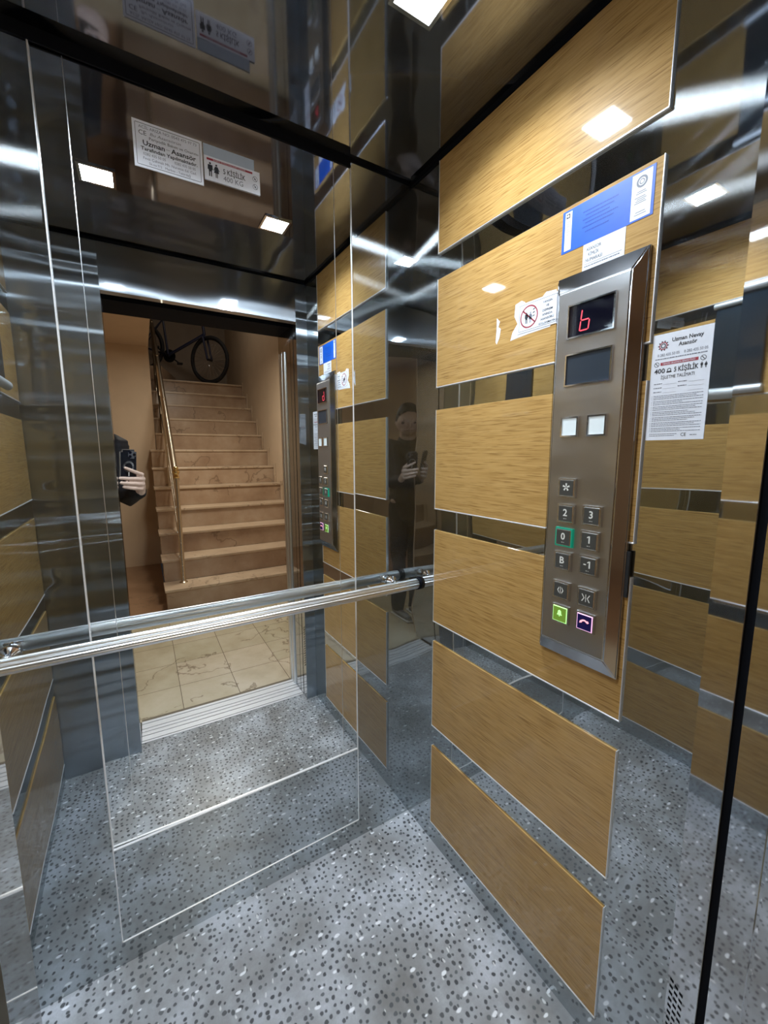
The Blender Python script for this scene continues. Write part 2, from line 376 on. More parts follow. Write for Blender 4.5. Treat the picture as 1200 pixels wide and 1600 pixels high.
# ------------------------------------------------------------------ handrail
RY, RZ, RR = 1.090, 0.905, 0.0175
t = thing('handrail', (0.249, RY, RZ), 'fluted aluminium handrail across the back wall mirror', 'handrail')
bm = nb(); n = 72; A = []
for xx in (XL + 0.001, XR - 0.010):
    rg = []
    for k in range(n):
        a = 2 * PI * k / n; r = RR
        for g in (70, 100, 130, 165, 195, 225, 255, 285):       # grooves along the tube
            d = abs((math.degrees(a) - g + 180) % 360 - 180)
            if d < 6: r -= 0.0022 * (1 - d / 6) ** .5
        rg.append(bm.verts.new((xx, RY + math.cos(a) * r, RZ + math.sin(a) * r)))
    A.append(rg)
for k in range(n): bm.faces.new((A[0][k], A[0][(k + 1) % n], A[1][(k + 1) % n], A[1][k]))
bm.faces.new(A[0]); bm.faces.new(A[1][::-1])
mesh_obj('rail', bm, ALU, t, True, 18)
for bx in (-0.245, 0.735):
    bm = nb(); lathe(bm, (bx, YB - 0.0006, RZ), [(0, 0.021), (0.004, 0.021), (0.007, 0.016), (0.012, 0.009), (0.026, 0.008), (0.032, 0.0135), (0.045, 0.0145)], 24, Vector((0, -1, 0)))
    bbox(bm, bx - 0.02, bx + 0.02, RY + 0.004, RY + 0.016, RZ - 0.013, RZ + 0.013, 0.004, 2)
    mesh_obj('wall_bracket', bm, CHROME, t, True, 40)
bm = nb(); tube(bm, (XR - 0.010, RY, RZ), (XR - 0.0005, RY, RZ), RR + 0.0035, 28)
e = mesh_obj('end_collar', bm, BLACK, t, True, 40); e['label'] = 'black rubber collar at the right end'

# ------------------------------------------------------------------ ceiling downlights
for nm, lx in (('square recessed downlight nearer the right wall', 0.520), ('square recessed downlight farther to the left of the ceiling', -0.022)):
    t = thing('downlight', (lx, 0.70, H), nm, 'ceiling light', 'recessed square ceiling downlights')
    bm = nb(); s, q = 0.048, 0.040
    for a in ((lx - s, lx + s, .70 - s, .70 - q), (lx - s, lx + s, .70 + q, .70 + s), (lx - s, lx - q, .70 - q, .70 + q), (lx + q, lx + s, .70 - q, .70 + q)):
        box(bm, a[0], a[1], a[2], a[3], H - 0.004, H)
    mesh_obj('bezel', bm, CHROME, t)
    bm = nb(); box(bm, lx - q, lx + q, .70 - q, .70 + q, H - 0.003, H - 0.0005); mesh_obj('diffuser', bm, DIFF, t)
    l = lamp('downlight_lamp', (lx, 0.70, H - 0.0045), DOWN_W, 0.078, (0.80, 0.90, 1.0)); l.data.spread = R(146)

# ------------------------------------------------------------------ text and sticker helpers
def text_bm(bm, s, size, X, Y, org, align='LEFT', width=None, mi=0, lift=0.0, bold=0.0, shear=0.0):
    cu = bpy.data.curves.new('t', 'FONT'); cu.body = s; cu.size = size; cu.align_x = align; cu.resolution_u = 2; cu.offset = bold; cu.shear = shear
    ob = bpy.data.objects.new('t', cu); COL.objects.link(ob)
    dg = bpy.context.evaluated_depsgraph_get(); dg.update()
    me = bpy.data.meshes.new_from_object(ob.evaluated_get(dg))
    COL.objects.unlink(ob); bpy.data.objects.remove(ob); bpy.data.curves.remove(cu)
    X = Vector(X); Y = Vector(Y); Z = X.cross(Y); sx = 1.0
    if width and len(me.vertices):
        xs = [v.co.x for v in me.vertices]; wd = max(xs) - min(xs); sx = width / wd if wd > 0 else 1
    vs = [bm.verts.new(Vector(org) + X * v.co.x * sx + Y * v.co.y + Z * lift) for v in me.vertices]
    for p in me.polygons:
        try: f = bm.faces.new([vs[i] for i in p.vertices]); f.material_index = mi
        except ValueError: pass
    bpy.data.meshes.remove(me)
class Sheet:
    """printed sheet fixed to a surface; u to the right, v downwards from its top-left corner"""
    def __init__(s, name, label, cat, org, X, Y, w_, h_, mat=PAPER, th=0.0005, group=None, outline=None):
        s.o = Vector(org); s.X = Vector(X).normalized(); s.Y = Vector(Y).normalized(); s.Z = s.X.cross(s.Y); s.w = w_; s.h = h_; s.th = th
        s.t = thing(name, s.o + s.X * w_ / 2 - s.Y * h_, label, cat, group); s.lay = {}; s.lift = th + 0.0002
        bm = nb(); pts = outline or [(0, 0), (w_, 0), (w_, h_), (0, h_)]
        s.slab(bm, pts, 0.0, th); mesh_obj('paper', bm, mat, s.t)
    def P(s, u, v, z=0.0): return s.o + s.X * u - s.Y * v + s.Z * z
    def slab(s, bm, pts, z0, z1):
        a = [bm.verts.new(s.P(u, v, z0)) for u, v in pts]; b = [bm.verts.new(s.P(u, v, z1)) for u, v in pts]; n = len(pts)
        for i in range(n): bm.faces.new((a[i], a[(i + 1) % n], b[(i + 1) % n], b[i]))
        bm.faces.new(a[::-1]); bm.faces.new(b)
    def L(s, key):
        if key not in s.lay: s.lay[key] = nb()
        return s.lay[key]
    def rect(s, key, u0, v0, u1, v1, dz=0.0): s.slab(s.L(key), [(u0, v0), (u1, v0), (u1, v1), (u0, v1)], s.th, s.lift + dz)
    def poly(s, key, pts, dz=0.0): s.slab(s.L(key), pts, s.th, s.lift + dz)
    def disc(s, key, u, v, r, ri=0.0, n=28, su=1.0, dz=0.0):
        if ri > 0:
            b = s.L(key); rows = []
            for i in range(n):
                a = 2 * PI * i / n; rows.append([b.verts.new(s.P(u + math.cos(a) * q * su, v + math.sin(a) * q, s.lift + dz)) for q in (ri, r)])
            for i in range(n): p, q = rows[i], rows[(i + 1) % n]; b.faces.new((p[0], p[1], q[1], q[0]))
        else: s.poly(key, [(u + math.cos(2 * PI * i / n) * r * su, v + math.sin(2 * PI * i / n) * r) for i in range(n)], dz)
    def border(s, key, m_, wd):
        a, b, c, d = m_, m_, s.w - m_, s.h - m_
        s.rect(key, a, b, c, b + wd); s.rect(key, a, d - wd, c, d); s.rect(key, a, b, a + wd, d); s.rect(key, c - wd, b, c, d)
    def text(s, key, str_, u, v, size, align='LEFT', width=None, bold=0.0, shear=0.0):
        text_bm(s.L(key), str_, size, s.X, s.Y, s.P(u, v, s.lift + 0.0001), align, width, bold=bold, shear=shear)
    def lines(s, key, u0, u1, v, thick, seed=0, gap=True):
        rd = random.Random(seed); u = u0
        while u < u1:
            l = rd.uniform(0.0012, 0.0042); s.rect(key, u, v, min(u + l, u1), v + thick); u += l + rd.uniform(0.0005, 0.0010)
    def person(s, key, u, v, hgt, dress=False):
        s.disc(key, u, v + hgt * 0.07, hgt * 0.075, n=14)
        if dress: s.poly(key, [(u - .10 * hgt, v + .17 * hgt), (u + .10 * hgt, v + .17 * hgt), (u + .24 * hgt, v + .48 * hgt), (u + .18 * hgt, v + .50 * hgt), (u + .11 * hgt, v + .32 * hgt), (u + .2 * hgt, v + .66 * hgt), (u - .2 * hgt, v + .66 * hgt), (u - .11 * hgt, v + .32 * hgt), (u - .18 * hgt, v + .50 * hgt), (u - .24 * hgt, v + .48 * hgt)])
        else: s.poly(key, [(u - .17 * hgt, v + .17 * hgt), (u + .17 * hgt, v + .17 * hgt), (u + .19 * hgt, v + .52 * hgt), (u + .13 * hgt, v + .52 * hgt), (u + .11 * hgt, v + .66 * hgt), (u - .11 * hgt, v + .66 * hgt), (u - .13 * hgt, v + .52 * hgt), (u - .19 * hgt, v + .52 * hgt)])
        for sg in (-1, 1):
            k = 0.03 if not dress else 0.02
            s.rect(key, u + (k if sg > 0 else -.11 + .03 * dress) * hgt, v + .64 * hgt, u + (.11 - .03 * dress if sg > 0 else -k) * hgt, v + hgt)
    def done(s, mats, names=None):
        for k, b in s.lay.items(): mesh_obj((names or {}).get(k, 'printing'), b, mats[k], s.t)
XBK = Vector((1, -0.0105, 0)); UP = Vector((0, 0, 1)); XRT = Vector((0, -1, 0))
MK = {'k': INK, 'g': GINK, 'r': RED, 'b': BLUE, 'c': BLUE2, 'w': PAPER, 'v': PAPER}
NK = {'k': 'black_printing', 'g': 'grey_printing', 'r': 'red_printing', 'b': 'blue_field', 'c': 'faint_printing', 'w': 'white_field', 'v': 'white_field'}
Wf = 0.0008

# certificate label on the mirror
s = Sheet('service_label', 'white bordered lift service label stuck high on the mirror', 'label', (0.067, mirror_y(0.067) - 0.0006, 2.060), XBK, UP, 0.141, 0.094)
for a_, b_, c_, d_ in ((.006, .005, .135, .0059), (.006, .0881, .135, .089), (.005, .006, .0059, .088), (.1351, .006, .136, .088)): s.rect('k', a_, b_, c_, d_)
s.text('g', 'ACİL ARIZA NO: 0543 475 97 73', .012, .0150, .0085, width=.117)
s.text('k', 'CE', .011, .0280, .0130, width=.015)
s.text('g', 'Bu Asansörün', .033, .0250, .0085, width=.062, shear=0.2)
s.text('k', 'Periyodik Bakım ve Onarımı', .031, .0345, .0085, width=.100)
s.text('k', 'Uzman', .018, .0475, .0140, width=.043, bold=0.0003); s.text('k', 'Asansör', .075, .0475, .0140, width=.052, bold=0.0003)
s.rect('g', .064, .0425, .072, .0432)
s.text('k', 'Tarafından Yapılmaktadır.', .014, .0580, .0100, width=.115, bold=0.0002)
s.text('g', '0282 435 50 05', .018, .0675, .0078, width=.044); s.text('g', '0282 435 50 05', .080, .0675, .0078, width=.044)
s.text('g', 'Fevzi Çakmak Mh. Nurettin Ed. Cad.', .017, .0765, .0078, width=.108)
s.text('g', 'Sk.no:7/2   Merkez - Tekirdağ', .028, .0850, .0072, width=.084)
s.done(MK, NK)
s = Sheet('blank_label', 'blank pale blue label behind the capacity sticker on the mirror', 'label', (0.211, mirror_y(0.211) - 0.0006, 2.059), XBK, UP, 0.117, 0.064, PAPER2)
s = Sheet('capacity_label', 'white capacity sticker with two figures reading 5 KİŞİLİK 400 KG', 'label', (0.211, mirror_y(0.211) - 0.0014, 2.034), XBK, UP, 0.130, 0.052, PAPER)
s.rect('r', .006, .004, .112, .0085)
s.text('w', 'SADECE YETKİLİ KULLANIM İÇİNDİR', .020, .0077, .0042, width=.075)
s.person('k', .013, .013, .030); s.person('k', .027, .014, .029, True)
s.text('k', '5 KİŞİLİK', .042, .0290, .0155, width=.052, bold=0.0002); s.text('g', '400 KG', .042, .0445, .0160, width=.046)
for vv in (.018, .036): s.disc('g', .118, vv, .0062, .0052); s.disc('g', .118, vv, .0020); s.poly('g', [(.1140, vv - .0045), (.1150, vv - .0052), (.1222, vv + .0045), (.1212, vv + .0052)])
s.done(MK, NK)

# right wall papers
xs = XR - 0.0046
s = Sheet('inspection_sticker', 'blue rectangular inspection sticker with white side strips above the control panel', 'sticker', (xs, 0.599, 1.823), XRT, UP, 0.178, 0.080, BLUE)
s.rect('v', .006, .004, .021, .076); s.rect('w', .139, .003, .173, .077)
s.disc('g', .156, .018, .0095, .0062, dz=.0002); s.disc('g', .156, .018, .0045, .0030, dz=.0002)
s.rect('k', .0085, .007, .0165, .0155, dz=.0002); s.disc('w', .0125, .0112, .0024, dz=.0005)
for i, vv in enumerate((.033, .036, .042, .045, .048, .051)): s.rect('g', .149 - .002 * (i % 3), vv, .163 + .002 * (i % 2), vv + .0011, .0002)
for i, vv in enumerate((.022, .026, .030, .036, .040, .046)): s.rect('g', .0095, vv, .0175 - .002 * (i % 2), vv + .0009, .0002)
s.rect('g', .148, .066, .164, .0670, .0002); s.rect('g', .146, .070, .166, .0709, .0002)
for i, vv in enumerate((.018, .025, .032, .039, .046, .055)): s.lines('c', .045 + .006 * (i % 2), .115 - .008 * (i % 3), vv, .0022, i)
s.done(MK, NK)
s = Sheet('identity_label', 'white lift identity number label between the blue sticker and control panel', 'label', (xs, 0.549, 1.7425), XRT, UP, 0.083, 0.0485, PAPER)
s.text('k', 'ASANSÖR', .022, .014, .0088, 'CENTER', .030); s.text('k', 'KİMLİK', .022, .024, .0088, 'CENTER', .022); s.text('k', 'NUMARASI', .023, .034, .0088, 'CENTER', .034)
s.rect('k', .004, .0375, .078, .0380); s.lines('g', .004, .074, .0410, .0020, 5); s.done(MK, NK)
s = Sheet('fire_notice', 'white no-use-in-fire notice with red crossed circle left of control panel', 'notice', (xs - 0.0005, 0.706, 1.6745), XRT, UP, 0.107, 0.064, PAPER)
s.border('k', .0035, .0007)
s.disc('r', .031, .032, .0245, .0215)
s.poly('r', [(.0125, .0175), (.0145, .0150), (.0495, .0465), (.0475, .0490)])
s.person('k', .024, .022, .024); s.person('g', .035, .023, .023, True)
for i in range(3): s.poly('k', [(.041, .019 + i * .007), (.046, .017 + i * .007), (.047, .019 + i * .007), (.042, .021 + i * .007)])
for i, q in enumerate(('YANGIN', 'VE', 'DEPREM', 'ANINDA', 'ASANSÖRÜ', 'KULLANMAYIN')):
    s.text('k', q, .080, .0145 + i * .0087, .0066, 'CENTER', [.024, .008, .026, .026, .034, .042][i], bold=0.0001)
s.done(MK, NK)
s = Sheet('torn_sticker', 'torn white sticker remnant peeking out around the fire notice', 'sticker', (xs, 0.728, 1.683), XRT, UP, 0.120, 0.078, PAPER, 0.0003, None,
          [(.012, .004), (.030, .000), (.040, .006), (.036, .016), (.060, .018), (.085, .010), (.096, .001), (.122, .004), (.124, .020), (.110, .076), (.050, .078), (.020, .080), (.000, .082), (.006, .064), (.020, .048), (.010, .030)])
s = Sheet('torn_sticker', 'small torn white paper scrap left of the fire notice', 'sticker', (xs, 0.775, 1.664), XRT, UP, 0.016, 0.060, PAPER, 0.0003, None,
          [(.002, .000), (.012, .010), (.008, .022), (.016, .028), (.012, .048), (.004, .062), (.000, .056), (.002, .030)])
# instruction sheet on the steel
s = Sheet('instruction_sheet', 'tall white lift operating instruction sheet on the steel right of the control panel', 'sheet', (XR - 0.0003, 0.4045, 1.539), XRT, UP, 0.090, 0.181, PAPER)
s.disc('r', .017, .020, .0065, .0050); s.disc('k', .017, .020, .0040, .0026)
for i in range(10):
    a = 2 * PI * i / 10; s.disc('k', .017 + math.cos(a) * .0075, .020 + math.sin(a) * .0075, .0011, n=8)
s.text('k', 'Uzman Nevay', .030, .0155, .0090, width=.046, bold=0.00015); s.text('k', 'Asansör', .041, .0245, .0090, width=.027, bold=0.00015)
s.text('g', '0 282 435 50 05', .009, .0375, .0065, width=.034); s.text('g', '0 282 435 50 05', .050, .0375, .0065, width=.034)
s.lines('g', .006, .084, .0410, .0016, 11)
s.rect('r', .015, .0480, .072, .0530); s.text('w', 'YANGIN SIRASINDA BİNMEYİNİZ', .018, .0520, .0040, width=.050)
for uu in (.009, .079): s.disc('k', uu, .0505, .0042, .0034); s.poly('k', [(uu - .003, .0478), (uu - .0022, .0472), (uu + .003, .0532), (uu + .0022, .0538)])
s.text('k', '400', .006, .0660, .0115, width=.017, bold=0.0002); s.disc('k', .0295, .0620, .0032, .0020); s.rect('k', .0255, .0640, .0335, .0662)
s.text('k', '5 KİŞİLİK', .037, .0660, .0110, width=.036, bold=0.0002); s.person('k', .0775, .0570, .0095); s.person('k', .0835, .0570, .0095, True)
s.text('k', 'İŞLETME TALİMATI', .017, .0760, .0078, width=.051)
for i, vv in enumerate((.083, .090, .097)): s.lines('g', .007, .020, vv, .0014, i); s.lines('g', .045, .058, vv, .0014, i + 9) if i < 2 else None
for vv in (.0815, .0885, .0955): s.rect('g', .022, vv + .004, .043, vv + .0042); s.rect('g', .061, vv + .004, .083, vv + .0042)
vv = .1040; i = 0
while vv < .167:
    s.lines('g', .008, .084 - .010 * ((i * 7) % 3 == 1) - .02 * (i % 5 == 4), vv, .0010, 20 + i); s.rect('g', .005, vv, .0058, vv + .001); vv += .0027 + .0012 * (i % 3 == 2); i += 1
s.lines('g', .006, .050, .1700, .0009, 90); s.lines('g', .006, .046, .1730, .0009, 91); s.text('k', 'CE', .056, .1750, .0080, width=.008); s.lines('g', .070, .080, .1725, .0012, 93)
s.done(MK, NK)

# ------------------------------------------------------------------ control panel
t = thing('control_panel', (XR, 0.507, 0.888), 'tall brushed steel button column with two displays on the right wall', 'control panel')
D = 0.030; px_ = XR - D
bm = nb()
def ringv(x, y0, y1, z0, z1): return [bm.verts.new(p) for p in ((x, y0, z0), (x, y1, z0), (x, y1, z1), (x, y0, z1))]
a = ringv(XR - 0.0047, .417, .598, .888, 1.692); b_ = ringv(XR - 0.012, .417, .598, .888, 1.692); c_ = ringv(px_, .436, .581, .924, 1.655)
for p, q in ((a, b_), (b_, c_)):
    for k in range(4): bm.faces.new((p[k], p[(k + 1) % 4], q[(k + 1) % 4], q[k]))
bm.faces.new(c_); bm.faces.new(a[::-1])
bmesh.ops.recalc_face_normals(bm, faces=bm.faces[:])
bmesh.ops.bevel(bm, geom=[e for e in bm.edges if max(v.co.x for v in e.verts) < XR - 0.006], offset=0.0022, segments=3, affect='EDGES')
bm.normal_update()
for f in bm.faces:
    if abs(f.normal.x) < .97: f.material_index = 1
mesh_obj('housing', bm, [PANEL, STEEL_C], t, True, 25)
GLASS_D = simple('black_display_glass', (0.004, 0.004, 0.010), 0.06, coat=0.5)
GLASS_2 = simple('slate_display_glass', (0.030, 0.042, 0.058), 0.22)
SEG = simple('red_led_segment', (0.5, 0.02, 0.03), 0.4, emis=(1.0, 0.08, 0.12), es=1.6)
SEGW = simple('lit_led_hot_segment', (0.6, 0.3, 0.3), 0.4, emis=(1.0, 0.45, 0.5), es=1.8)
def bezel(bm, yc0, yc1, z0, z1, wd, x0, x1):
    T = bmesh.new()
    o_ = [(yc0, z0), (yc1, z0), (yc1, z1), (yc0, z1)]; i_ = [(yc0 + wd, z0 + wd), (yc1 - wd, z0 + wd), (yc1 - wd, z1 - wd), (yc0 + wd, z1 - wd)]
    ob = [T.verts.new((x0, *p)) for p in o_]; oi = [T.verts.new((x1, p[0] + (wd * .3 if p[0] == yc0 else -wd * .3), p[1] + (wd * .3 if p[1] == z0 else -wd * .3))) for p in o_]
    ii = [T.verts.new((x1, *p)) for p in i_]; ib = [T.verts.new((x0, *p)) for p in i_]
    for p, q in ((ob, oi), (oi, ii), (ii, ib)):
        for k in range(4): T.faces.new((p[k], p[(k + 1) % 4], q[(k + 1) % 4], q[k]))
    merge(bm, T)
for y0, y1, z0, z1, gm, nm, lb in ((.457, .556, 1.560, 1.627, GLASS_D, 'floor_display', 'black floor display showing a red b'), (.457, .556, 1.468, 1.533, GLASS_2, 'blank_display', 'blank slate grey display')):
    bm = nb(); bezel(bm, y0, y1, z0, z1, .004, px_ + .001, px_ - .005)
    fr = mesh_obj(nm, bm, CHROME, t, False); fr['label'] = lb
    bm = nb(); box(bm, px_ - .0022, px_ + .002, y0 + .003, y1 - .003, z0 + .003, z1 - .003); mesh_obj('display_glass', bm, gm, fr)
    if nm == 'floor_display':
        bm = nb(); X0 = px_ - .0026
        def seg(y_a, z_a, y_b, z_b, wd=.0022):
            d = Vector((0, y_b - y_a, z_b - z_a)).normalized(); nn = Vector((0, -d.z, d.y)) * wd / 2
            P = Vector((X0, y_a, z_a)); Q = Vector((X0, y_b, z_b)); m1 = P + (Q - P) * .5
            vs = [bm.verts.new(v) for v in (P, P + nn + d * wd / 2, Q + nn - d * wd / 2, Q, Q - nn - d * wd / 2, P - nn + d * wd / 2)]; bm.faces.new(vs)
        yc, zc, ww, hh = .5175, 1.5915, .018, .019
        seg(yc + ww / 2 - .002, zc + hh, yc + ww / 2, zc + .001); seg(yc + ww / 2, zc - .001, yc + ww / 2 + .002, zc - hh)
        seg(yc - ww / 2, zc - .001, yc - ww / 2 + .002, zc - hh); seg(yc + ww / 2 - .001, zc, yc - ww / 2 + .001, zc); seg(yc + ww / 2 + .001, zc - hh, yc - ww / 2 + .003, zc - hh)
        mesh_obj('led_digit', bm, SEG, fr)
INDW = simple('white_indicator_lens', (0.70, 0.78, 0.80), 0.4, emis=(0.8, 0.9, 1.0), es=0.12)
for yc, nm in ((.537, 'left white indicator square'), (.479, 'right white indicator square')):
    bm = nb(); bezel(bm, yc - .0205, yc + .0205, 1.367, 1.410, .0045, px_ + .001, px_ - .006); fr = mesh_obj('indicator', bm, CHROME, t); fr['label'] = nm
    bm = nb(); bbox(bm, px_ - .0045, px_ + .001, yc - .0165, yc + .0165, 1.371, 1.406, .001, 1); mesh_obj('lens', bm, INDW, fr)
BFACE = simple('dark_button_face', (0.055, 0.056, 0.052), 0.35)
BSYM = simple('white_button_symbol', (0.75, 0.76, 0.72), 0.4)
GRNB = simple('green_lit_bezel', (0.01, 0.20, 0.13), 0.3, emis=(0.0, 0.55, 0.33), es=0.20)
GRNR = simple('green_button_ring', (0.5, 0.8, 0.3), 0.4, emis=(0.45, 1.0, 0.35), es=0.9)
GRNF = simple('olive_lit_face', (0.12, 0.22, 0.03), 0.35, emis=(0.30, 0.55, 0.05), es=0.25)
PNKR = simple('pink_button_ring', (0.8, 0.4, 0.7), 0.4, emis=(1.0, 0.55, 0.85), es=0.9)
NAVY = simple('navy_button_face', (0.01, 0.006, 0.09), 0.3)
SLV = simple('satin_bezel', (0.72, 0.72, 0.70), 0.22, 1.0)
B_ = [('star', .5335, 1.264), ('2', .5325, 1.2105), ('3', .4755, 1.2125), ('0', .5345, 1.160), ('1', .477, 1.162), ('B', .534, 1.109), ('-1', .476, 1.1115),
      ('open', .533, 1.045), ('close', .475, 1.045), ('bell', .532, .992), ('phone', .475, .993)]
for key, yc, zc in B_:
    h_ = .0205; bz, face, sym, rg = SLV, BFACE, BSYM, SLV
    if key == '0': bz = GRNB
    if key == 'bell': face, sym, rg = GRNF, GRNR, GRNR
    if key == 'phone': face, sym, rg = NAVY, simple('pink_symbol', (0.9, 0.4, 0.5), 0.4, emis=(1.0, 0.45, 0.5), es=0.9), PNKR
    bm = nb(); bezel(bm, yc - h_, yc + h_, zc - h_, zc + h_, .0035, px_ + .001, px_ - .0065)
    lab = {'star': 'button marked with a star', 'open': 'door open button', 'close': 'door close button', 'bell': 'green lit alarm bell button', 'phone': 'dark blue phone button with pink ring', '0': 'button 0 with green lit rim'}.get(key, 'button marked ' + key)
    bt = mesh_obj('push_button', bm, bz, t); bt['label'] = lab
    bm = nb(); bbox(bm, px_ - .0075, px_ + .001, yc - .0172, yc + .0172, zc - .0172, zc + .0172, .0012, 1); mesh_obj('button_ring', bm, rg, bt)
    bm = nb(); box(bm, px_ - .0079, px_ - .006, yc - .0152, yc + .0152, zc - .0152, zc + .0152); mesh_obj('button_face', bm, face, bt)
    bm = nb(); q = Vector((px_ - .0083, yc, zc))
    def poly2(pts):
        bm.faces.new([bm.verts.new((px_ - .0083, yc - u, zc + v)) for u, v in pts])
    if key in ('1', '-1'):
        o1 = 0.0 if key == '1' else .003
        poly2([(o1 - .0002, -.0045), (o1 + .0026, -.0045), (o1 + .0026, .0100), (o1 - .0002, .0100)])
        poly2([(o1 - .0036, .0055), (o1 - .0036, .0078), (o1 - .0002, .0100), (o1 - .0002, .0074)])
        if key == '-1': poly2([(-.0085, .0010), (-.0030, .0010), (-.0030, .0034), (-.0085, .0034)])
        for u in (-.003, -.001, .002): poly2([(u, -.0110), (u + .0012, -.0110), (u + .0012, -.0095), (u, -.0095)])
    elif key in ('2', '3', '0', 'B'):
        text_bm(bm, key, .0205, XRT, UP, Vector((px_ - .0083, yc, zc - .0045)), 'CENTER', None, bold=0.0004)
        for u in (-.003, -.001, .002): poly2([(u, -.0110), (u + .0012, -.0110), (u + .0012, -.0095), (u, -.0095)])
    elif key == 'star':
        for i in range(5):
            a = PI / 2 + 2 * PI * i / 5; d = Vector((math.cos(a), math.sin(a))); n2 = Vector((-d.y, d.x))
            c0 = d * .0014 + n2 * .0010; c1 = d * .0014 - n2 * .0010; e0 = d * .0080 + n2 * .0020; e1 = d * .0080 - n2 * .0020
            poly2([(c1.x, c1.y + .002), (e1.x, e1.y + .002), (e0.x, e0.y + .002), (c0.x, c0.y + .002)])
    elif key == 'open':
        poly2([(-.0007, -.007), (.0007, -.007), (.0007, .008), (-.0007, .008)])
        for sg in (-1, 1): poly2([(sg * .0075, .0005), (sg * .0030, .0080), (sg * .0030, .0045), (sg * .0052, .0005), (sg * .0030, -.0035), (sg * .0030, -.0070)])
    elif key == 'close':
        poly2([(-.0007, -.008), (.0007, -.008), (.0007, .008), (-.0007, .008)])
        for sg in (-1, 1): poly2([(sg * .0024, 0), (sg * .0075, .0080), (sg * .0092, .0072), (sg * .0046, 0), (sg * .0092, -.0072), (sg * .0075, -.0080)])
    elif key == 'bell':
        poly2([(-.0065, -.002), (.0065, -.002), (.0042, .002), (.0036, .0075), (0, .010), (-.0036, .0075), (-.0042, .002)]); poly2([(-.0015, -.0045), (.0015, -.0045), (.0015, -.003), (-.0015, -.003)])
    else:
        pts = [(math.cos(a) * .0095, math.sin(a) * .0095 - .003) for a in [R(35 + i * 11) for i in range(11)]] + [(math.cos(a) * .0060, math.sin(a) * .0060 - .003) for a in [R(145 - i * 11) for i in range(11)]]
        poly2(pts); poly2([(-.0105, -.0030), (-.0050, -.0010), (-.0040, .0028), (-.0090, .0026)]); poly2([(.0040, .0028), (.0078, .0060), (.0105, .0020), (.0070, -.0006)])
    mesh_obj('symbol', bm, sym, bt)
bm = nb(); box(bm, XR - .010, XR - .0047, .4105, .4168, 1.06, 1.15); mesh_obj('key_hinge', bm, DARKM, t)

# ------------------------------------------------------------------ dark framed screen on the left wall (seen reflected)
t = thing('wall_screen', (XL + 0.01, 0.648, 1.53), 'dark framed screen with two chrome bars on the left wall, seen reflected', 'screen')
bm = nb(); bbox(bm, XL + 0.0062, XL + 0.020, 0.555, 0.742, 1.545, 1.880, 0.003, 2); mesh_obj('screen_glass', bm, simple('dark_screen_glass', (0.016, 0.026, 0.036), 0.10, coat=0.6), t)
for z in (1.548, 1.877):
    bm = nb(); tube(bm, (XL + 0.022, 0.550, z), (XL + 0.022, 0.747, z), 0.013, 20); mesh_obj('bar', bm, simple('satin_bar', (0.62, 0.65, 0.66), 0.45, 0.6), t, True, 40)

# ------------------------------------------------------------------ car / landing doorway
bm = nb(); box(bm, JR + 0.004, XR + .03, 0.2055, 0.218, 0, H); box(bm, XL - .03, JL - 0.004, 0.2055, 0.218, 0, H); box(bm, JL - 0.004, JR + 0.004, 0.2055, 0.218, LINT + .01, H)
struct('door_gap_strip', bm, BLACK)  # black strip fills the gap between car and landing doors
bm = nb()
for sg, xj in ((1, JR + 0.001), (-1, JL - 0.001)):
    x1_ = xj + sg * 0.05
    def bb(xa, xb, *r): box(bm, min(xa, xb), max(xa, xb), *r)
    bb(xj, x1_, 0.1635, 0.2055, 0, LINT + .02); bb(xj + sg * .004, x1_, 0.158, 0.1635, 0, LINT); bb(xj + (sg * .012 if sg < 0 else 0), x1_, -0.035, 0.158, 0, 1.965)
struct('door_1', bm, STEEL_J)
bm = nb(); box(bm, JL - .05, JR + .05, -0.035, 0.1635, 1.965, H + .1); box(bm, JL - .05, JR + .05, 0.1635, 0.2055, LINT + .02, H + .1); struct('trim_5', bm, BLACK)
for xj, lb in ((JR + .001, 'fluted chrome edge column of the landing door, seen reflected in the mirror'),):
    t = thing('door_edge_column', (xj, 0.04, 0), lb, 'door column')
    for yy in (0.012, 0.062):
        bm = nb(); sg = 1 if xj > .3 else -1
        pr = []
        for z in (0.0, 1.865):
            pr.append([bm.verts.new((xj - sg * (0.012 * math.sin(PI * k / 12)), yy + 0.018 * math.cos(PI * k / 12), z)) for k in range(13)])
        for k in range(12): bm.faces.new((pr[0][k], pr[0][k + 1], pr[1][k + 1], pr[1][k]))
        bm.faces.new(pr[0][::-1]); bm.faces.new(pr[1]); bm.faces.new((pr[0][0], pr[1][0], pr[1][-1], pr[0][-1]))
        mesh_obj('half_round', bm, ALU, t, True, 60)
# speaker / vent grille on the right door column
t = thing('vent_grille', (JR, 0.2445, 0.20), 'small grille of dark slots low on the right door column', 'grille')
for c in range(3):
    bm = nb()
    for i in range(17):
        z = 0.415 - c * 0.006 - i * 0.0135; y = 0.2555 - c * 0.0075
        vs = [bm.verts.new((JR - 0.0003, y + dy, z + dz)) for dy, dz in ((-.0027, -.0042), (-.0027, .0012), (.0027, .0042), (.0027, -.0012))]
        ws = [bm.verts.new((JR + 0.0005, v.co.y, v.co.z)) for v in vs]
        bm.faces.new(vs); bm.faces.new(ws[::-1])
        for k in range(4): bm.faces.new((vs[k], vs[(k + 1) % 4], ws[(k + 1) % 4], ws[k]))
    mesh_obj('slot_row', bm, BLACK, t)
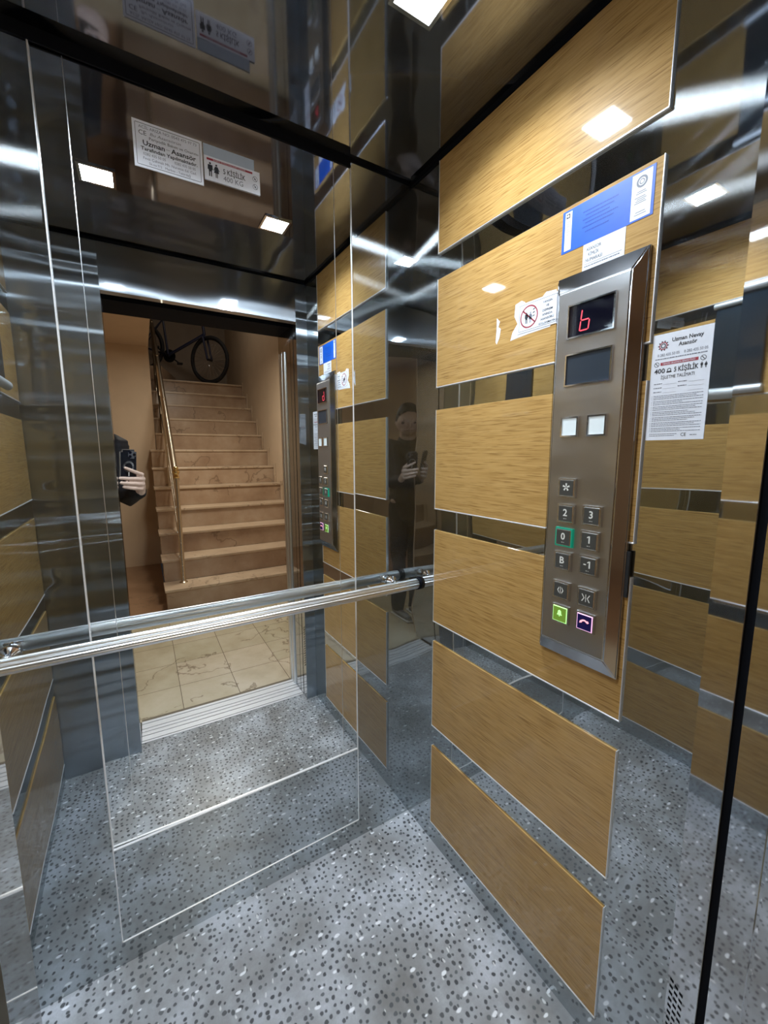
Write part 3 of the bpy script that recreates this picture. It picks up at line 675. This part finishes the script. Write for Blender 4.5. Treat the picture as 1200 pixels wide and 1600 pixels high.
# sill
t = thing('door_sill', (0.344, 0.11, -0.012), 'ribbed aluminium door sill between the cabin floor and landing tiles', 'sill')
bm = nb(); box(bm, JL, JR, 0.022, 0.2045, -0.012, -0.005); prev = 0.2045
SILL = simple('sill_aluminium', (0.78, 0.82, 0.88), 0.42, 0.35)
for g in (0.190, 0.149, 0.118, 0.091, 0.047):
    box(bm, JL, JR, g + 0.0028, prev, -0.006, 0.0015); prev = g - 0.0028
box(bm, JL, JR, 0.024, prev, -0.006, 0.0015); mesh_obj('ribs', bm, SILL, t)
bm = nb(); box(bm, JL, JR, 0.022, 0.2045, -0.0052, -0.0042); mesh_obj('groove_floor', bm, BLACK, t)

# ------------------------------------------------------------------ landing and stairwell shell
bm = nb(); box(bm, -1.7, 1.56, -1.535, 0.0215, -0.04, 0); struct('landing_floor', bm, TILE)
bm = nb(); box(bm, -1.7, 0.15, -3.42, -1.535, -0.04, 0.0); struct('passage_floor', bm, BROWN)
bm = nb(); box(bm, JL, JR, 0.004, 0.0215, 0.0, 0.0012); struct('trim_6', bm, simple('dark_threshold_grout', (0.17, 0.14, 0.10), 0.5))
bm = nb(); box(bm, -1.7, 0.20, -3.50, -3.40, 0, 4.6); struct('wall_passage', bm, PLASTER)
bm = nb(); box(bm, 1.545, 1.60, -5.8, -0.035, 0, 4.6); struct('wall_stair', bm, PLASTER)
bm = nb(); box(bm, -1.75, -1.7, -3.4, -0.035, 0, 2.6); struct('wall_landing', bm, PLASTER)
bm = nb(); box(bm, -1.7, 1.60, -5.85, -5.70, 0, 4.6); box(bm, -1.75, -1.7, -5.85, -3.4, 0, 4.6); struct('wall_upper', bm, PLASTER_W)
bm = nb(); box(bm, -1.7, JL - .051, -0.10, -0.035, 0, 2.56); box(bm, JR + .051, 1.6, -0.10, -0.035, 0, 2.56); box(bm, JL - .051, JR + .051, -0.10, -0.035, 1.985, 2.56); struct('wall_doorway', bm, PLASTER)
bm = nb(); box(bm, -1.7, 0.20, -3.40, -0.035, 2.56, 2.70); box(bm, 0.20, 1.6, -1.9, -0.035, 2.56, 2.70); struct('landing_ceiling', bm, PLASTER)
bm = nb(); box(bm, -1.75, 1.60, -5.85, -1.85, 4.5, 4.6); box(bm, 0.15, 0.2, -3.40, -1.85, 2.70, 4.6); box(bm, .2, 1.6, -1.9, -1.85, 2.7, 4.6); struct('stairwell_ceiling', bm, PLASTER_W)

# staircase
RISE, RUN, N0 = 0.198, 0.267, -1.53
t = thing('staircase', (0.84, -1.55, 0), 'tan marble staircase of twelve steps rising beyond the lift doorway', 'staircase')
for k in range(12):
    z = RISE * (k + 1); y = N0 - RUN * k; ye = y - RUN if k < 11 else -5.695
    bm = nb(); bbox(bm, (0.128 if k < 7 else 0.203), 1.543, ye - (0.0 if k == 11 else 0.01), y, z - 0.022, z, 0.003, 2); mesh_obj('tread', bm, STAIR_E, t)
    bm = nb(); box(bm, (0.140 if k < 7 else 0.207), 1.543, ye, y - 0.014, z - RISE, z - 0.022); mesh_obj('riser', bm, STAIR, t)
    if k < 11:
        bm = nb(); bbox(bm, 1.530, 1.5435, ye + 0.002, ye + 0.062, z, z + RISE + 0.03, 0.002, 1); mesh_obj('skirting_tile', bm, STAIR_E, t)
bm = nb(); z13 = RISE * 12
P13 = [(-1.2, -4.62), (.40, -4.62), (.68, -5.69), (-1.2, -5.69)]
a_ = [bm.verts.new((x, y, z13 + .0005)) for x, y in P13]; b_ = [bm.verts.new((x, y, z13 + RISE)) for x, y in P13]
for k in range(4): bm.faces.new((a_[k], a_[(k + 1) % 4], b_[(k + 1) % 4], b_[k]))
bm.faces.new(a_[::-1]); bm.faces.new(b_); mesh_obj('winder_step', bm, STAIR, t)

# railing
BRASS = simple('polished_brass', (0.80, 0.60, 0.28), 0.18, 1.0)
RAILM = simple('brass_tinted_tube', (0.66, 0.58, 0.46), 0.25, 1.0)
t = thing('stair_railing', (0.255, -1.72, RISE), 'brass and steel stair railing with a ball finial on its newel post', 'railing')
sl = RISE / RUN; px0, py0 = 0.295, -1.72
def rp(y, h): return (px0, y, RISE + h + (py0 - y) * sl)
bm = nb(); lathe(bm, (px0, py0, RISE), [(0, 0.036), (0.006, 0.036), (0.012, 0.026), (0.02, 0.0205), (0.93, 0.0205)], 24); mesh_obj('newel_post', bm, RAILM, t, True, 40)
bm = nb(); lathe(bm, (px0, py0, RISE + 0.93), [(0, 0.024), (0.01, 0.030), (0.02, 0.024), (0.03, 0.018), (0.036, 0.024), (0.05, 0.032), (0.062, 0.029), (0.072, 0.018), (0.076, 0.020), (0.086, 0.024), (0.098, 0.018), (0.102, 0.004)], 24)
mesh_obj('ball_finial', bm, BRASS, t, True, 60)
bm = nb(); tube(bm, rp(py0, 0.90), rp(-4.45, 0.90), 0.028, 20); mesh_obj('top_rail', bm, RAILM, t, True, 40)
for h in (0.24, 0.46, 0.68):
    bm = nb(); tube(bm, rp(py0, h), rp(-4.45, h), 0.009, 12); mesh_obj('guard_rod', bm, RAILM, t, True, 40)
    bm = nb(); lathe(bm, (px0 - .028, py0, RISE + h), [(0, 0.004), (0.004, 0.011), (0.02, 0.012), (0.03, 0.006)], 14, Vector((1, 0, 0))); mesh_obj('rod_clamp', bm, CHROME, t, True, 40)
for k in (4, 7, 10):
    y = N0 - RUN * k - 0.19; z = RISE * (k + 1)
    bm = nb(); tube(bm, (px0, y, z), (px0, y, z + 0.93), 0.018, 16); mesh_obj('post', bm, RAILM, t, True, 40)

# ------------------------------------------------------------------ bicycle on the upper landing
ZL = RISE * 12
t = thing('bicycle', (0.72, -4.95, ZL), 'dark mountain bicycle parked at the top of the stairs', 'bicycle')
TYRE = simple('black_tyre', (0.012, 0.012, 0.014), 0.8); FRM = simple('dark_blue_frame', (0.02, 0.025, 0.06), 0.35); RIMM = simple('dark_rim', (0.05, 0.05, 0.055), 0.3, 0.8)
fw = Vector((1.09, -4.62, ZL + 0.352)); hf = Vector((0.70, 0.71, 0)).normalized(); rw = fw - Vector((0.88, 0.475, 0)).normalized() * 1.05 + Vector((0, 0, RISE)); hd = (fw - rw).normalized()
Uz = Vector((0, 0, 1)); side = hd.cross(Uz).normalized(); Ub = side.cross(hd); sf = Vector((hf.y, -hf.x, 0))
def bk(a, h, s_=0): return rw + hd * a + Ub * (h - 0.352) + side * s_
for c, nm, wd_, ws_ in ((fw, 'front_wheel', hf, sf), (rw, 'rear_wheel', Vector((hd.x, hd.y, 0)).normalized(), side)):
    bm = nb(); torus(bm, c, wd_, Uz, 0.325, 0.027, 44, 10); wh = mesh_obj(nm, bm, TYRE, t, True)
    bm = nb(); torus(bm, c, wd_, Uz, 0.297, 0.010, 44, 6); mesh_obj('rim', bm, RIMM, wh, True)
    bm = nb()
    for i in range(24):
        a = 2 * PI * i / 24; d = wd_ * math.cos(a) + Uz * math.sin(a); tube(bm, c + ws_ * (.02 if i % 2 else -.02), c + d * 0.293, 0.0012, 5)
    mesh_obj('spokes', bm, CHROME, wh)
    bm = nb(); tube(bm, c - ws_ * .05, c + ws_ * .05, 0.018, 14); mesh_obj('hub', bm, RIMM, wh, True, 40)
bm = nb(); ht = bk(0.90, 0.83); hb = bk(0.94, 0.70); bb_ = bk(0.42, 0.30); st = bk(0.28, 0.80)
tube(bm, ht, hb, 0.023); tube(bm, hb, bb_, 0.022); tube(bm, ht, st, 0.019); tube(bm, st, bb_, 0.017)
for s_ in (-.05, .05):
    tube(bm, st, rw + side * s_, 0.009, 10); tube(bm, bb_ + side * s_ * .4, rw + side * s_, 0.011, 10)
mesh_obj('frame', bm, FRM, t, True, 40)
bm = nb(); cr = bk(0.955, 0.66)
for s_ in (-.055, .055): tube(bm, cr + sf * s_, fw + sf * s_, 0.017, 12)
tube(bm, cr - sf * .06, cr + sf * .06, 0.02); tube(bm, cr, ht + Uz * .05 - hd * .02, 0.014); mesh_obj('fork', bm, FRM, t, True, 40)
bm = nb(); hc = ht + Uz * .09 + hf * .05; path(bm, [hc + sf * .33 - hf * .06, hc + sf * .20, hc, hc - sf * .20, hc - sf * .33 - hf * .06], 0.0145); hb_ = mesh_obj('handlebar', bm, RIMM, t, True, 50)
bm = nb()
for s_ in (-1, 1): tube(bm, hc + sf * .22 * s_, hc + sf * .34 * s_ - hf * .065, 0.019)
mesh_obj('grip', bm, TYRE, hb_, True, 50)
bm = nb(); tube(bm, bk(.28, .78), bk(.25, .92), 0.013); seat = mesh_obj('seat_post', bm, RIMM, t, True, 50)
bm = nb(); sphere(bm, bk(.20, .945), 0.075, 2, (1, 1, .38)); tube(bm, bk(.22, .945), bk(.38, .94), 0.035, 12, .016); mesh_obj('saddle', bm, TYRE, seat, True, 60)
bm = nb(); tube(bm, bb_ + side * .035, bb_ + side * .041, 0.095, 30); tube(bm, bb_ - side * .06, bb_ + side * .06, .02); ck = mesh_obj('chainring', bm, RIMM, t, True, 40)
bm = nb(); tube(bm, bb_ + side * .055, bb_ + side * .062 + hd * .15 - Uz * .08, 0.011, 8); tube(bm, bb_ - side * .055, bb_ - side * .062 - hd * .15 + Uz * .08, 0.011, 8); mesh_obj('crank_arm', bm, RIMM, ck, True, 40)
bm = nb()
for q, s_ in ((hd * .15 - Uz * .08, 1), (-hd * .15 + Uz * .08, -1)):
    P = bb_ + side * .062 * s_ + q; bbox(bm, P.x - .04, P.x + .04, P.y - .04, P.y + .04, P.z - .012, P.z + .012, .004, 1)
mesh_obj('pedal', bm, TYRE, ck)

# ------------------------------------------------------------------ smartphone (behind the lens) and the person holding it
def ph(a, b, c=0.0): return CAM + r2 * a + u2 * b + fwd * c
PB = -0.0065                                  # back face of the phone, behind the lens opening
t = thing('smartphone', ph(-0.018, -0.131, -0.01), 'black smartphone in a clear case with a white ring grip, held up to the mirror', 'phone')
def pbox(bm, a0, a1, b0, b1, c0, c1, bev, seg=4):
    T = bmesh.new(); box(T, a0, a1, b0, b1, c0, c1); bmesh.ops.recalc_face_normals(T, faces=T.faces[:])
    es = [e for e in T.edges if abs(e.verts[0].co.z - e.verts[1].co.z) > 1e-6]
    bmesh.ops.bevel(T, geom=es, offset=bev, segments=seg, affect='EDGES')
    merge(bm, T, Matrix.Translation(CAM) @ Matrix((r2, u2, fwd)).transposed().to_4x4())
bm = nb(); pbox(bm, -.056, .018, -.131, .019, PB - .009, PB, .010); mesh_obj('body', bm, simple('black_phone_glass', (0.010, 0.012, 0.018), 0.12), t, True, 30)
bm = nb(); pbox(bm, -.0575, .0195, -.1325, .0205, PB - .0085, PB - .0012, .011); mesh_obj('case_rim', bm, simple('clear_case_rim', (0.30, 0.29, 0.27), 0.2, 0.4), t, True, 30)
bm = nb(); pbox(bm, -.0215, .0155, -.022, .0165, PB, PB + .0018, .008); isl = mesh_obj('camera_island', bm, simple('camera_island', (0.10, 0.10, 0.11), 0.2), t, True, 30)
for a_, b_ in ((-.0135, .0075), (-.0135, -.0120), (.0065, -.0030)):
    bm = nb(); lathe(bm, ph(a_, b_, PB + .0018), [(0, .0068), (.0018, .0068), (.0018, .0052), (.0010, .0050), (.0010, .0001)], 20, fwd); mesh_obj('lens', bm, simple('lens_glass', (0.01, 0.01, 0.02), 0.05, 0.3), isl, True, 40)
WHR = simple('white_ring_plastic', (0.95, 0.95, 0.95), 0.4)
bm = nb(); ring(bm, ph(-.019, -.060, PB), r2, u2, .0262, .0178, .0022, 36); rgp = mesh_obj('ring_grip', bm, WHR, t, False)
bm = nb(); pbox(bm, -.0215, -.0165, -.104, -.0855, PB, PB + .002, .001, 1); mesh_obj('ring_tail', bm, WHR, rgp)

SKIN = simple('skin', (0.72, 0.52, 0.42), 0.5, nscale=30, namt=0.015)
CLOTH = simple('black_jacket_fabric', (0.012, 0.012, 0.016), 0.85, nscale=80, namt=0.05)
JEAN = simple('dark_trousers', (0.020, 0.022, 0.030), 0.85, nscale=80, namt=0.05)
SHOE = simple('grey_shoe_fabric', (0.22, 0.23, 0.24), 0.7, nscale=60); SOLE = simple('pale_sole', (0.55, 0.55, 0.53), 0.6); HAIR = simple('dark_hair', (0.018, 0.012, 0.009), 0.6, nscale=90, namt=0.1)
def chain(bm, pts, sub=1, sc=(1, 1, 1)):
    for (p, r0), (q, r1) in zip(pts, pts[1:]):
        p, q = Vector(p), Vector(q); L = (q - p).length; n = max(1, int(L / (min(r0, r1) * 0.45)))
        for i in range(n + 1):
            k = i / n; sphere(bm, p.lerp(q, k), r0 + (r1 - r0) * k, sub, sc)
def remesh(o, vox, it=6):
    m = o.modifiers.new('remesh', 'REMESH'); m.mode = 'VOXEL'; m.voxel_size = vox; m.use_smooth_shade = True
    s_ = o.modifiers.new('smooth', 'SMOOTH'); s_.factor = 0.5; s_.iterations = it
V = Vector
root = thing('person', (-0.30, -0.46, 0.0), 'person in a black jacket holding up a phone, mirrored at the doorway edge', 'person')
hip = V((-.30, -.46, .93)); chest = V((-.30, -.45, 1.26)); neck = V((-.28, -.43, 1.44)); head = V((-.262, -.395, 1.585))
shR = V((-.090, -.38, 1.375)); elR = V((-.040, -.27, 1.120)); wrR = ph(.062, -.194, -.045)
shL = V((-.48, -.47, 1.375)); elL = V((-.55, -.50, 1.10)); wrL = V((-.53, -.40, .87))
look = (CAM - head); look.z *= 0.6; look.normalize(); lr = look.cross(Uz).normalized()
bm = nb()
chain(bm, [(hip, .135), (V((-.30, -.455, 1.08)), .125), (chest, .14), (V((-.30, -.45, 1.36)), .10)], 2)
chain(bm, [(V((-.30, -.45, 1.36)), .075), (neck, .055), (head - Uz * .06, .055)], 2)
sphere(bm, head, .085, 3, (1, 1.10, 1.28)); sphere(bm, head + look * .030 - Uz * .062, .052, 2, (1, 1, .95))
chain(bm, [(head + look * .085 + Uz * .010, .010), (head + look * .104 - Uz * .020, .0135)], 1)      # nose
for sg in (-1, 1):
    sphere(bm, head + lr * .082 * sg - Uz * .005, .017, 2, (.7, 1, 1.6))                                # ears
    sphere(bm, head + look * .088 + lr * .030 * sg + Uz * .034, .012, 2)                               # brow
chain(bm, [(head + look * .083 - Uz * .052 - lr * .018, .008), (head + look * .089 - Uz * .052, .0095), (head + look * .083 - Uz * .052 + lr * .018, .008)], 1)
chain(bm, [(shR, .050), (elR, .038), (wrR, .025)], 1); chain(bm, [(shL, .050), (elL, .038), (wrL, .025)], 1)
chain(bm, [(hip + V((-.09, 0, -.03)), .085), (V((-.39, -.45, .50)), .055), (V((-.39, -.47, .08)), .036)], 1)
chain(bm, [(hip + V((.09, 0, -.03)), .085), (V((-.21, -.44, .50)), .055), (V((-.20, -.44, .08)), .036)], 1)
# right hand: palm beside the phone, four fingers across its back, thumb on the screen side
palm = [(wrR, .026), (ph(.052, -.160, -.022), .022)]
chain(bm, palm, 2)
kn = [(.044, -.100), (.051, -.122), (.051, -.146), (.046, -.169)]
for (a_, b_), rr in zip(kn, (.0130, .0135, .0130, .0120)): chain(bm, [(ph(.046, -.165, -.024), .015), (ph(a_, b_, -.004), rr)], 1)
chain(bm, [(ph(.044, -.100, -.004), .0125), (ph(.046, -.169, -.004), .0120)], 1)
fingers = [[(.044, -.100, -.003, .0115), (.018, -.090, .0070, .0108), (-.014, -.076, .0055, .0098), (-.040, -.064, .0020, .0086)],
           [(.051, -.122, -.003, .0118), (.014, -.118, .0080, .0112), (-.028, -.1145, .0060, .0100), (-.062, -.112, -.0010, .0088)],
           [(.051, -.146, -.003, .0116), (.014, -.142, .0080, .0108), (-.026, -.1375, .0060, .0098), (-.058, -.134, -.0010, .0086)],
           [(.046, -.169, -.004, .0108), (.012, -.165, .0060, .0100), (-.020, -.1595, .0045, .0088), (-.046, -.154, -.0020, .0078)]]
for f in fingers: chain(bm, [(ph(a_, b_, c_), r_) for a_, b_, c_, r_ in f], 1)
chain(bm, [(ph(.045, -.160, -.026), .014), (ph(.040, -.120, -.034), .0125), (ph(.022, -.085, -.030), .0105), (ph(.004, -.062, -.0265), .0090)], 1)
# left hand hanging relaxed
chain(bm, [(wrL, .024), (wrL + V((0, .02, -.05)), .030), (wrL + V((.0, .03, -.085)), .026)], 2)
for i in range(4):
    b0 = wrL + V((-.006 + .004 * i, .055 - .020 * i, -.085)); ln = (.075, .082, .076, .062)[i]
    chain(bm, [(b0, .0095), (b0 + V((.006, .006, -ln * .5)), .0088), (b0 + V((.022, .004, -ln * .95)), .0072)], 1)
chain(bm, [(wrL + V((.01, .035, -.03)), .013), (wrL + V((.03, .055, -.065)), .0105), (wrL + V((.035, .055, -.095)), .009)], 1)
body = mesh_obj('body', bm, SKIN, root, True); remesh(body, 0.0035, 2)
bm = nb()
for sg in (-1, 1): sphere(bm, head + look * .084 + lr * .031 * sg + Uz * .012, .0125, 2)
mesh_obj('eyes', bm, simple('eye', (0.10, 0.07, 0.06), 0.2), root, True)
bm = nb(); sphere(bm, head - look * .016 + Uz * .024, .093, 3, (1, 1.08, 1.22)); chain(bm, [(head + look * .055 + Uz * .098, .022), (head + look * .03 + lr * .06 + Uz * .075, .022)], 1)
chain(bm, [(head + look * .055 + Uz * .098, .022), (head + look * .03 - lr * .06 + Uz * .075, .022)], 1)
# carve the face out: drop what lies in front of the hairline
for v in [v for v in bm.verts if (v.co - head).dot(look) > .045 and (v.co - head).z < .085]: bm.verts.remove(v)
hr = mesh_obj('hair', bm, HAIR, root, True)
bm = nb()
chain(bm, [(V((-.30, -.46, .88)), .160), (V((-.30, -.455, 1.05)), .158), (chest, .172), (V((-.30, -.45, 1.335)), .135)], 2)
chain(bm, [(V((-.30, -.45, 1.34)), .11), (V((-.285, -.435, 1.425)), .070)], 2)
chain(bm, [(V((-.22, -.43, 1.35)), .085), (shR, .074), (elR, .062), (ph(.064, -.206, -.085), .045), (ph(.064, -.198, -.055), .040)], 1)
chain(bm, [(V((-.39, -.46, 1.35)), .085), (shL, .074), (elL, .060), (wrL + V((0, -.01, .03)), .038)], 1)
remesh(mesh_obj('jacket', bm, CLOTH, root, True), 0.007, 4)
bm = nb()
chain(bm, [(V((-.30, -.46, .92)), .150), (hip + V((-.08, 0, -.05)), .10), (V((-.39, -.45, .50)), .075), (V((-.39, -.47, .10)), .062)], 1)
chain(bm, [(hip + V((.08, 0, -.05)), .10), (V((-.21, -.44, .50)), .075), (V((-.20, -.44, .10)), .062)], 1)
remesh(mesh_obj('trousers', bm, JEAN, root, True), 0.009, 4)
for fx, fy in ((-.39, -.47), (-.20, -.44)):
    bm = nb(); chain(bm, [(V((fx, fy - .03, .058)), .043), (V((fx, fy + .06, .050)), .040), (V((fx, fy + .15, .042)), .036)], 2, (1, 1, .85)); sh = mesh_obj('shoe', bm, SHOE, root, True); remesh(sh, 0.006, 2)
    bm = nb(); bbox(bm, fx - .045, fx + .045, fy - .075, fy + .19, 0.001, .022, .010, 3); mesh_obj('sole', bm, SOLE, sh, True)
